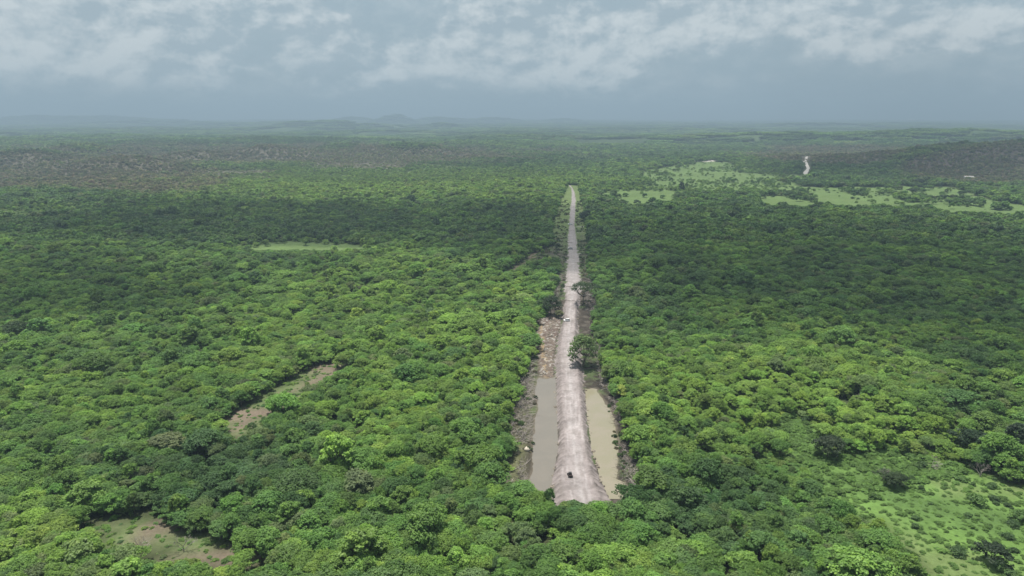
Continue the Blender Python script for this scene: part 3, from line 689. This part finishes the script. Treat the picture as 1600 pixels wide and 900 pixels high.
for k in range(104):
    if k < 78:
        yy = r_.uniform(Y0+16, 520); sd_r = r_.random() < .5
        x = (float(min(pL(yy), rL(yy)-7))-r_.uniform(4, 10)) if sd_r else (float(max(pR(yy), rR(yy)+6))+r_.uniform(3, 8)); hd = 'leafless bush on the %s bank' % ('left' if sd_r else 'right')
    else:
        while True:
            yy = r_.uniform(170, 420); x = r_.uniform(-.7, .7)*yy; c1 = cover(np.array([x]), np.array([yy]), True)
            if not (c1['corr'][0] or c1['soil'][0] or abs(x-rc(yy)) < 26): break
        hd = 'leafless grey canopy tree'
    z = corr_z(x, yy); sc = float(r_.uniform(.35, .8)) if k < 78 else float(r_.uniform(.8, 1.25))
    o = obj('bare_tree', BARE[k % 3], cat='bare tree', group='leafless trees by the road and in the canopy', loc=(x, yy, z)); o.scale = (sc*1.2, sc*1.2, sc); o.rotation_euler = (0, 0, k)
    qx, qy = proj(x, yy, z+2); key, i = unique_label(hd, float(qx), float(qy)); pend.append((o, key, i))
for o, key, i in pend:
    r = sorted(used[key]).index(used[key][i]); n = len(used[key])
    w = ('' if n == 1 else ORD[r]+' ' if r == 0 else ORD[min(r, 19)]+' nearest ')
    o['label'] = '%s%s, %s %s' % (w if n > 1 else '', key[0], key[1], key[2])
    if n == 1: o['label'] = '%s, %s %s' % (key[0], key[1], key[2])
# bare grey trees and shrubs in the canopy
def pz(px, py, zc):
    x, y = at(px, py, zc); return x, y, corr_z(x, y)
for (px, py, sc, lb) in [(1090, 612, 1.35, 'leafless grey tree in bright canopy right of the right pond'), (1205, 505, 1.2, 'leafless grey tree in shaded canopy far right of the white vehicle'), (1535, 728, 1.2, 'leafless grey shrub at the top edge of the right meadow'),
                         (1385, 735, 1.1, 'leafless grey bush near the left end of the right meadow'), (460, 330, 1.1, 'leafless grey tree in the dark canopy at upper left'), (215, 842, 1.0, 'bare grey bush in the weedy clearing at lower left'), (285, 842, 1.1, 'wide bare grey bush at the right of the lower left clearing'),
                         (738, 636, 1.0, 'leafless grey tree amid leaves left of the left pond'), (1350, 508, 1.1, 'leafless grey tree in shaded canopy toward the right edge'), (20, 690, 1.1, 'grey half bare tree at the left edge of the photo'), (1430, 640, 1.0, 'brown leafless tree in canopy above the right meadow')]:
    x, y, z = pz(px, py, 4); o = obj('bare_tree', BARE[int(px) % 3], label=lb, cat='bare tree', group='leafless trees in the canopy', loc=(x, y, z)); o.scale = (sc, sc, sc); o.rotation_euler = (0, 0, px)
# dark rounded bushes by the meadow
for (px, py, sc, tn, lb) in [(1295, 700, 1.15, (.030, .048, .022), 'dark round tree standing alone at the left end of the meadow'), (1555, 862, 1.0, (.028, .050, .022), 'dark spreading tree on the meadow near the bottom right corner'),
                             (1515, 690, 1.45, (.026, .052, .022), 'big dark tree at the upper edge of the right meadow'), (1590, 690, 1.5, (.020, .040, .018), 'darkest large tree where the meadow meets the right edge'), (1400, 745, .8, (.045, .075, .03), 'greyish round tree at the middle of the meadow top')]:
    p = PROTO[(px//5) % 8]; x, y, z = pz(px, py, 4)
    plant('tree', [('crown', p[0]), ('trunk', p[1])], x, y, z, (sc, sc, sc*.85), px, np.array(tn), '', 'tree', 'trees at the meadow', label=lb)
# trees beside the road
def roadside(kind, px, py, i, sc, tn, lb, zc=4, sq=1.0):
    p = PROTO[i]; x, y, z = pz(px, py, zc)
    return plant(kind, [('crown', p[0]), ('trunk', p[1])], x, y, z, (sc, sc, sc*sq), px*.7, np.array(tn), '', 'tree', 'trees left standing beside the road', label=lb)
SP = make_tree('sparse tree', 611, 4.8, 8.6, 46, 90, .27, .42, .5, .15, (.16, .28)); SP2 = make_tree('flat sparse tree', 613, 6.4, 9.0, 46, 90, .28, .16, .2, .15, (.14, .23))
PROTO.append(SP+(4.6, 9.4, 'sparse')); PROTO.append(SP2+(6.4, 9.0, 'flat'))
roadside('tree', 911, 571, 8, 1.85, (.095, .15, .05), 'airy tree with open crown and forked trunks leaning over the right side of the road', 1)
roadside('tree', 911, 475, 9, 1.65, (.036, .062, .026), 'flat-topped dark tree reaching across the road beyond the white vehicle', 1)
roadside('tree', 861, 492, 8, 1.4, (.030, .052, .024), 'dark tree left of the road beyond the rubble', 1)
roadside('tree', 846, 478, 0, .95, (.032, .056, .024), 'second dark tree left of the road, outermost beside the rubble', 4)
roadside('tree', 873, 494, 4, .8, (.17, .19, .09), 'small pale olive tree at the left edge of the road by the white vehicle', 2)
roadside('tree', 912, 340, 5, 1.15, (.026, .048, .026), 'dark tree at the side track on the right of the far road', 5, 1.2)
roadside('tree', 918, 338, 6, 1.1, (.028, .050, .026), 'tall dark tree just right of the side track tree', 5, 1.2)
roadside('tree', 872, 384, 2, .8, (.030, .052, .024), 'lone dark tree left of the middle road at the pale cross track', 4)
roadside('tree', 1065, 296, 6, 1.5, (.022, .040, .022), 'lone dark tall tree at the end of the thin far meadow', 6, 1.3)
for (px, py, sc) in [(1425, 302, 1.3), (1448, 285, 1.6), (1437, 288, 1.5), (1465, 286, 1.0), (1478, 300, .8), (1428, 300, .8), (1060, 258, 1.2), (1035, 252, 1.6), (1048, 256, 1.0), (1482, 288, 1.0)]:
    lb = {1425: 'lone round tree on the bright far meadow', 1448: 'largest dark tree clump on the upper far meadow', 1437: 'dark tree joined to the left of the big meadow clump', 1465: 'round tree right of the big clump on the far meadow',
          1478: 'small tree at the right end of the far meadow', 1428: 'small round tree left of centre on the far meadow', 1060: 'dark tree on the far pasture below the white house', 1035: 'large dark tree at the left end of the far pasture', 1048: 'small tree between the pasture trees', 1482: 'dark tree at the upper right corner of the far meadow'}[px]
    p = PROTO[px % 8]; x, y = at(px, py, 2); z = float(height(x, y))
    plant('tree', [('crown', p[0]), ('trunk', p[1])], x, y, z, (sc, sc, sc), px, np.array([.026, .046, .024]), '', 'tree', 'trees on the far meadows', label=lb)

# ------------------------------------------------------------------ brush, dead branches, logs, stones along the corridor
r_ = np.random.default_rng(11); tb = MB()
def stick(x, y, z, L, rad, flatness=.35):
    d = r_.normal(size=3); d[2] = abs(d[2])*flatness; d /= np.linalg.norm(d); p = np.array([x, y, z]); m = p+d*L*.5+r_.normal(size=3)*L*.06
    tb.tube(p-d*.1, m, rad, rad*.7, 3).tube(m, p+d*L, rad*.7, rad*.25, 3)
def bank(yy):
    side = -1 if r_.random() < .55 else 1
    if side < 0: e = float(pL(yy)) if yy < yPL1 else float(pL(yPL1))+(yy-yPL1)*(-.0); x = e-r_.gamma(2.4, 2.0)-1.2
    else: e = float(pR(yy)) if yy < yPR1 else float(rR(yy))+5; x = e+r_.gamma(2.4, 1.8)+1.0
    return x
for k in range(15000):
    yy = r_.uniform(Y0+4, 520) if r_.random() < .9 else r_.uniform(500, 700); x = bank(yy)
    if yy > 430: x = float(rc(yy))+r_.choice([-1, 1])*r_.uniform(9, 20)
    if vnoise(x/6, yy/6, 44) < .36: continue
    stick(x, yy, corr_z(x, yy), r_.uniform(1.2, 4.2), r_.uniform(.04, .12))
obj('brushwood', tb.me('brushwood'), M_GREY, kind='stuff', label='tangled dead branches heaped along the dug banks')
def log_obj(px, py, L, rad, ang, lb, mat):
    x, y = at(px, py, .9); z = corr_z(x, y)+rad*.7
    m = MB(); L2 = L/2; m.tube((-L2, 0, 0), (L2*.2, L*.03, .05), rad, rad*.8, 7).tube((L2*.2, L*.03, .05), (L2, 0, .1), rad*.8, rad*.5, 7)
    for k in range(3): q = (-1+.6*k)*L2*.6+.3*L2; m.tube((q, 0, .0), (q+.5, (-1)**k*.9, .45), rad*.45, rad*.15, 5)
    o = obj('fallen_log', m.me('fallen_log'), mat, label=lb, cat='log', group='dead logs on the dug banks', loc=(x, y, z)); o.rotation_euler = (0, 0, ang)
for a_ in [(802, 735, 5, .16, .8, 'pale dead log on the left bank beside the left pond'), (800, 752, 4, .14, 1.3, 'bare log near the bottom of the left bank'), (806, 606, 5, .15, 1.6, 'dead trunk at the forest edge above the left pond'), (988, 752, 5, .16, 1.9, 'whitish log on the right bank beside the right pond'),
           (985, 728, 4.5, .14, 1.0, 'grey log upper on the right bank'), (992, 770, 4, .15, 2.2, 'bleached branch by the bottom corner of the right pond'), (980, 705, 4, .12, .4, 'thin grey log right of the right pond'), (925, 577, 7, .22, .1, 'long dark log lying right of the road by the airy tree'),
           (915, 460, 6, .2, .1, 'log lying across the right verge beyond the white vehicle'), (890, 472, 7.5, .16, .05, 'thin dark line across the road beyond the white vehicle'), (889, 449, 5, .14, .0, 'dark line across the road under the flat-topped tree'),
           (891, 379, 6, .16, .02, 'dark line across the far road between the two distant vehicles'), (808, 690, 4, .13, 2.3, 'grey log on the left bank beside the middle of the left pond')]:
    log_obj(*a_, M_PALEWOOD if a_[0] not in (925, 890, 889, 891) else M_BARK)  # thin dark tubes drawn for the lines across the road
# stones: boulders on the left bank and rubble
def stone(r, s):
    import itertools
    V = []; F = []; n, m = 7, 5
    for i in range(m+1):
        for j in range(n):
            th, ph = 2*math.pi*j/n, math.pi*i/m; k = s*(1+r.normal()*.13)
            V.append((k*math.sin(ph)*math.cos(th), k*math.sin(ph)*math.sin(th)*.8, k*math.cos(ph)*.65))
    for i in range(m):
        for j in range(n): F.append((i*n+j, (i+1)*n+j, (i+1)*n+(j+1) % n, i*n+(j+1) % n))
    return V, F
M_STONE = flat('pale stone', (.42, .38, .31), .85, .2, var=.25); M_TAN = flat('tan stone', (.40, .29, .17), .85, .2, var=.25)
V, F = stone(np.random.default_rng(3), 1.15)
x, y = at(823.5, 703, 1.2); obj('boulder', mesh('boulder', V, F, True), M_STONE, label='round pale boulder on the dark bank left of the left pond', cat='boulder', loc=(x, y, corr_z(x, y)+.45))
x, y = at(844.5, 548, 1.2); o = obj('boulder', mesh('boulder', V, F, False), M_TAN, label='tan boulder on the orange rubble left of the road', cat='boulder', loc=(x, y, corr_z(x, y)+.35)); o.scale = (1.4, 1, .8)
V, F, b = [], [], 0; r_ = np.random.default_rng(23)
for k in range(480):
    if r_.random() < .6: yy = r_.uniform(yPL1, at(850, 497)[1]); x = float(np.interp(yy, [yPL1, 430], [float(pL(yPL1)), float(rL(420))-6]))+abs(r_.normal())*3.2
    else: yy = r_.uniform(Y0+5, 430); x = float(rL(yy))-r_.uniform(-.9, .6) if r_.random() < .5 else float(rR(yy))+r_.uniform(-.9, .7)
    v, f = stone(r_, r_.gamma(2, .13)+.08); z = corr_z(x, yy); V += [(p[0]+x, p[1]+yy, p[2]+z+.05) for p in v]; F += [tuple(i+b for i in q) for q in f]; b += len(v)
obj('rubble', mesh('rubble', V, F, False), flat('rubble stone', (.22, .19, .155), .9, .15, var=.35, scale=.6), kind='stuff', label='broken stones strewn over the dug ground')

# ------------------------------------------------------------------ vehicles
M_GLASS = flat('dark glass', (.02, .024, .028), .08, .5, var=.05); M_TYRE = flat('tyre', (.025, .025, .025), .9, .1); M_RIM = flat('rim', (.35, .35, .36), .35, .5, .8)
M_LAMP = flat('lamp lens', (.55, .52, .48), .15, .5); M_TAIL = flat('tail lens', (.30, .02, .02), .25, .5); M_TRIM = flat('black trim', (.03, .03, .032), .6, .3)
def wheel(o, x, y, r=.36):
    w = obj('wheel', MB().tube((x-.12*np.sign(x)*2, y, r), (x, y, r), r, r, 16).me('wheel'), M_TYRE, o)
    obj('rim', MB().tube((x, y, r), (x+.012*np.sign(x), y, r), r*.6, r*.55, 10).me('rim'), M_RIM, w)
def bevelled(me_obj, w=.05):
    b = me_obj.modifiers.new('bevel', 'BEVEL'); b.width = w; b.segments = 2; b.limit_method = 'ANGLE'; return me_obj
def suv(px, py, rz, paint, lb, roof=None, pick=False):
    x, y = at(px, py, 1.6); z = corr_z(x, y)+.03
    o = empty('pickup_truck' if pick else 'parked_car', (x, y, z), rz, label=lb, cat='pickup truck' if pick else 'car', group='vehicles on the dirt road')
    if pick: prof = [(-2.65, .45), (2.6, .45), (2.65, .75), (2.55, .98), (1.45, 1.08), (-2.6, 1.08), (-2.68, .7)]
    else: prof = [(-2.3, .42), (2.25, .42), (2.32, .7), (2.2, .95), (1.25, 1.05), (-2.22, 1.08), (-2.34, .7)]
    bevelled(obj('body', MB().prism(prof, -.92, .92).me('body'), paint, o), .07)
    if pick: cab = [(-.35, 1.06), (1.35, 1.06), (.72, 1.62), (-.12, 1.62)]; top = (-.16, .76, 1.60, 1.68)
    else: cab = [(-2.12, 1.04), (1.15, 1.04), (.5, 1.62), (-1.85, 1.62)]; top = (-1.9, .55, 1.60, 1.69)
    bevelled(obj('windows', MB().prism(cab, -.80, .80).me('windows'), M_GLASS, o), .04)
    bevelled(obj('roof', MB().box(-.78, .78, top[0], top[1], top[2], top[3]).me('roof'), roof or paint, o), .03)
    for sx in (-1, 1):
        for k, (yy, zz) in enumerate(((.93, .55), (-.2, .52)) if not pick else ((1.0, .5), (-.25, .5))):
            obj('pillar', MB().tube((sx*.81, yy+(.12 if k == 0 else 0), 1.05), (sx*.78, yy-(.36 if k == 0 else 0), 1.62), .045, .045, 5).me('pillar'), paint, o)
        for yy in ((1.45, -1.5) if not pick else (1.65, -1.6)): wheel(o, sx*.93, yy)
        f, b_ = (2.56, -2.69) if pick else (2.24, -2.35)
        obj('headlight', MB().box(sx*.72-.16, sx*.72+.16, f-.02, f+.09, .72, .88).me('headlight'), M_LAMP, o)
        obj('tail_light', MB().box(sx*.80-.09, sx*.80+.09, b_+.01, b_+.06, .72, .98).me('tail_light'), M_TAIL, o)
        obj('mirror', MB().box(sx*.98-.09, sx*.98+.09, .80, .92, 1.06, 1.2).me('mirror'), M_TRIM, o)
    if pick: obj('cargo_bed', MB().box(-.76, .76, -2.5, -.45, 1.06, 1.10).me('cargo_bed'), M_TRIM, o)
    else: obj('roof_rail', MB().tube((-.7, -1.6, 1.72), (-.7, .4, 1.72), .025, .025, 5).me('roof_rail'), M_TRIM, o); obj('roof_rail', MB().tube((.7, -1.6, 1.72), (.7, .4, 1.72), .025, .025, 5).me('roof_rail'), M_TRIM, o)
    obj('bumper', MB().box(-.86, .86, f, f+.10, .42, .62).me('bumper'), M_TRIM, o)
    obj('bumper', MB().box(-.86, .86, b_-.06, b_+.03, .42, .62).me('bumper'), M_TRIM, o)
    return o
def buggy(px, py, rz, lb):
    x, y = at(px, py, 1.6); z = corr_z(x, y)+.03
    o = empty('buggy', (x, y, z), rz, label=lb, cat='buggy', group='vehicles on the dirt road')
    bevelled(obj('body', MB().prism([(-1.15, .35), (1.1, .35), (1.2, .6), (.6, .82), (.5, .55), (-.5, .55), (-.6, .85), (-1.2, .8)], -.55, .55).me('body'), P_DARK, o), .04)
    for sx in (-1, 1):
        obj('seat', MB().box(sx*.27-.2, sx*.27+.2, -.45, .0, .56, .72).box(sx*.27-.2, sx*.27+.2, -.55, -.44, .6, 1.15).me('seat'), M_TRIM, o)
        c = MB().tube((sx*.5, .55, .75), (sx*.46, .2, 1.4), .03, .03).tube((sx*.46, .2, 1.4), (sx*.46, -.6, 1.42), .03, .03).tube((sx*.46, -.6, 1.42), (sx*.52, -.75, .8), .03, .03)
        obj('roll_bar', c.me('roll_bar'), M_TRIM, o)
        for yy in (.85, -.8): wheel(o, sx*.78, yy, .32)
        obj('headlight', MB().box(sx*.36-.1, sx*.36+.1, 1.17, 1.23, .5, .62).me('headlight'), M_LAMP, o)
    bevelled(obj('roof', MB().box(-.52, .52, -.62, .24, 1.43, 1.48).me('roof'), M_TRIM, o), .02)
    return o
P_DARK = flat('dark paint', (.045, .032, .030), .3, .5, .2, .05); P_WHITE = flat('white paint', (.80, .80, .79), .3, .5, 0, .04); P_SILVER = flat('silver paint', (.5, .5, .5), .35, .5, .5, .04)
buggy(890.5, 746, .12, 'small dark open buggy near the end of the pale dirt road')
suv(885.5, 503, math.pi/2+.25, P_WHITE, 'white car turned across the road beside the pale olive tree').scale = (.86, .78, .88)
suv(891, 388, math.pi/2-.1, P_SILVER, 'pale car turned across the road, nearer of the two distant vehicles')
suv(891, 350, math.pi/2+.15, P_WHITE, 'white pickup, farthest vehicle, on the road by the side track', pick=True)

# ------------------------------------------------------------------ far houses
M_WALL = flat('white render', (.72, .71, .68), .8, .2, var=.06, scale=.5); M_ROOF = flat('pale metal roof', (.62, .62, .60), .5, .4, var=.08, scale=.5); M_ROOFR = flat('grey roof', (.36, .34, .32), .7, .3, var=.1, scale=.5); M_DOOR = flat('door', (.16, .11, .08), .6, .3)
def house(px, py, w, d, h, rz, lb, roof):
    x, y = at(px, py); z = float(height(x, y))
    for _ in range(4):
        y += (proj(0, y, z)[1]-py)*y*y/(FPX*CAM_H)*.5; x = (px-800)/FPX*(y*math.cos(PITCH)+(CAM_H-z)*math.sin(PITCH)); z = float(height(x, y))
    o = empty('farmhouse', (x, y, z), rz, label=lb, cat='house', group='far farm buildings')
    obj('wall', MB().box(-w/2, w/2, -d/2, d/2, -2, h).me('wall'), M_WALL, o)
    obj('roof', MB().prism([(-d/2-.6, h+.003), (d/2+.6, h+.003), (0, h+d*.22)], -w/2-.7, w/2+.7).me('roof'), roof, o)
    obj('door', MB().box(-.5, .5, -d/2-.06, -d/2-.003, 0, 2.1).me('door'), M_DOOR, o)
    for k in (-1, 1): obj('window', MB().box(k*w*.3-.7, k*w*.3+.7, -d/2-.05, -d/2-.003, 1.0, 2.1).me('window'), M_GLASS, o)
    return o
house(1065, 248, 26, 12, 4.5, .1, 'small white farmhouse on the far pasture above the bright meadow', M_ROOF)
house(1475, 243, 18, 9, 3.5, -.2, 'lone white house on the dark hillside at far right', M_ROOF)
house(1384, 274, 22, 9, 3.0, .15, 'pale low shed beside the bare patch at right', M_ROOFR)
house(1513, 279, 16, 9, 3.0, -.1, 'grey low shed among trees near the right edge', M_ROOFR)
house(1424, 189, 150, 60, 22, 0, 'large white shed on the hazy far plain at right', M_ROOF)
house(1297, 202, 60, 26, 9, .3, 'pale long shed on the hazy plain left of the large shed', M_ROOF)

# ------------------------------------------------------------------ haze, and unseen overhead clouds shaped to cast the ground's shade
# lit (+) and shaded (-) ground, read in the photograph's pixels
LIGHT = [(640, 480, 230, 55, 1.3), (150, 620, 200, 65, 1.1), (600, 650, 230, 60, .8), (100, 850, 200, 100, 1.6), (620, 885, 700, 60, 1.4), (600, 279, 330, 24, 2.4), (1150, 620, 190, 60, 1.1), (1420, 750, 260, 110, 1.2), (890, 680, 80, 120, 1.4), (1400, 300, 260, 12, 1.5), (1100, 268, 110, 12, 1.0),
         (60, 328, 90, 9, 1.2), (1000, 740, 50, 60, .4), (480, 383, 100, 9, 1.0), (890, 470, 50, 60, .5), (800, 225, 900, 12, .5), (330, 247, 420, 14, 1.6), (1150, 232, 400, 10, .9),
         (420, 345, 480, 30, -1.7), (240, 450, 230, 40, -.9), (330, 765, 160, 34, -.9), (1290, 420, 400, 90, -1.5), (1180, 820, 170, 60, -1.1), (1550, 670, 90, 30, -.9), (820, 380, 80, 40, -.8), (1400, 262, 300, 14, -1.2), (800, 250, 80, 10, -1.0), (80, 700, 120, 24, -.3), (1560, 560, 120, 50, -.6), (700, 720, 120, 30, .3)]
ZC = 1500.0; off = SUN_V[:2]/SUN_V[2]*ZC
st = 22.0; cxs = np.arange(-3200, 3200, st); cys = np.arange(0, 4300, st); CX, CY = np.meshgrid(cxs, cys)
qx, qy = proj(CX, CY, 5)
dens = (.5-fbm(CX/420, CY/420, 201, 4))*3.2*.6+(.5-fbm(CX/90, CY/90, 203, 3))*.9
for (a0, b0, rx, ry, k) in LIGHT: dens = dens-k*np.exp(-.75*ell(qx, qy, (a0, b0, rx, ry)))
cov = sstep(dens, .0, 1.1)
cov *= sstep(CY, 0, 60)*sstep(-CY, -4280, -4100)*sstep(-np.abs(CX), -3180, -3000)
cell = (cov > .02); cell[0] = cell[-1] = False; cell[:, 0] = cell[:, -1] = False
cells = cell[:-1, :-1] & cell[1:, :-1] & cell[:-1, 1:] & cell[1:, 1:]
lab = np.zeros(cells.shape, int); cur = 0
for i0, j0 in zip(*np.nonzero(cells)):
    if lab[i0, j0]: continue
    cur += 1; stack = [(i0, j0)]; lab[i0, j0] = cur
    while stack:
        i, j = stack.pop()
        for di, dj in ((1, 0), (-1, 0), (0, 1), (0, -1)):
            ii, jj = i+di, j+dj
            if 0 <= ii < cells.shape[0] and 0 <= jj < cells.shape[1] and cells[ii, jj] and not lab[ii, jj]: lab[ii, jj] = cur; stack.append((ii, jj))
m, t = newmat('cloud')
fac = t.m('MULTIPLY', t.n('ShaderNodeAttribute', attribute_name='thick').outputs['Fac'], .40)
df = t.n('ShaderNodeBsdfDiffuse', ins={0: (.85, .86, .88, 1)}); tl = t.n('ShaderNodeBsdfTranslucent', ins={0: (.85, .86, .88, 1)})
mx = t.n('ShaderNodeMixShader', ins={0: .5, 1: df.outputs[0], 2: tl.outputs[0]})
out(t, t.n('ShaderNodeMixShader', ins={0: fac, 1: t.n('ShaderNodeBsdfTransparent').outputs[0], 2: mx.outputs[0]}).outputs[0])
M_CLOUD = m
puff = fbm(CX/140, CY/140, 205, 4)
ncl = 0
for c in range(1, cur+1):
    ii, jj = np.nonzero(lab == c)
    if len(ii) < 4: continue
    q = np.stack([ii*len(cxs)+jj, ii*len(cxs)+jj+1, (ii+1)*len(cxs)+jj+1, (ii+1)*len(cxs)+jj], 1)
    u, inv = np.unique(q, return_inverse=True); Fb = inv.reshape(q.shape); n = len(u)
    th = cov.ravel()[u]; X_, Y_ = CX.ravel()[u]+off[0], CY.ravel()[u]+off[1]
    Vt = np.stack([X_, Y_, ZC+10+th*(60+240*puff.ravel()[u])], 1); Vb = np.stack([X_, Y_, ZC-th*25], 1)
    E = np.concatenate([Fb[:, [0, 1]], Fb[:, [1, 2]], Fb[:, [2, 3]], Fb[:, [3, 0]]]); key = set(map(tuple, E)); rim = np.array([e for e in key if (e[1], e[0]) not in key])
    Fall = np.concatenate([Fb, Fb[:, ::-1]+n, np.stack([rim[:, 1], rim[:, 0], rim[:, 0]+n, rim[:, 1]+n], 1)])
    obj('clouds', mesh('cloud', np.concatenate([Vt, Vb]), Fall, True, {'thick': np.concatenate([th, th])}), M_CLOUD, kind='structure'); ncl += 1
print('CLOUDS', ncl)

m, t = newmat('haze'); pv = t.n('ShaderNodeVolumePrincipled', ins={'Color': (.372, .498, .605, 1), 'Density': HAZE, 'Anisotropy': .15})
t.t.links.new(pv.outputs[0], t.n('ShaderNodeOutputMaterial').inputs['Volume'])
obj('haze', MB().box(-50000, 50000, -4000, 65000, -60, 330).me('haze'), m, kind='stuff', label='pale blue haze over the far plain')
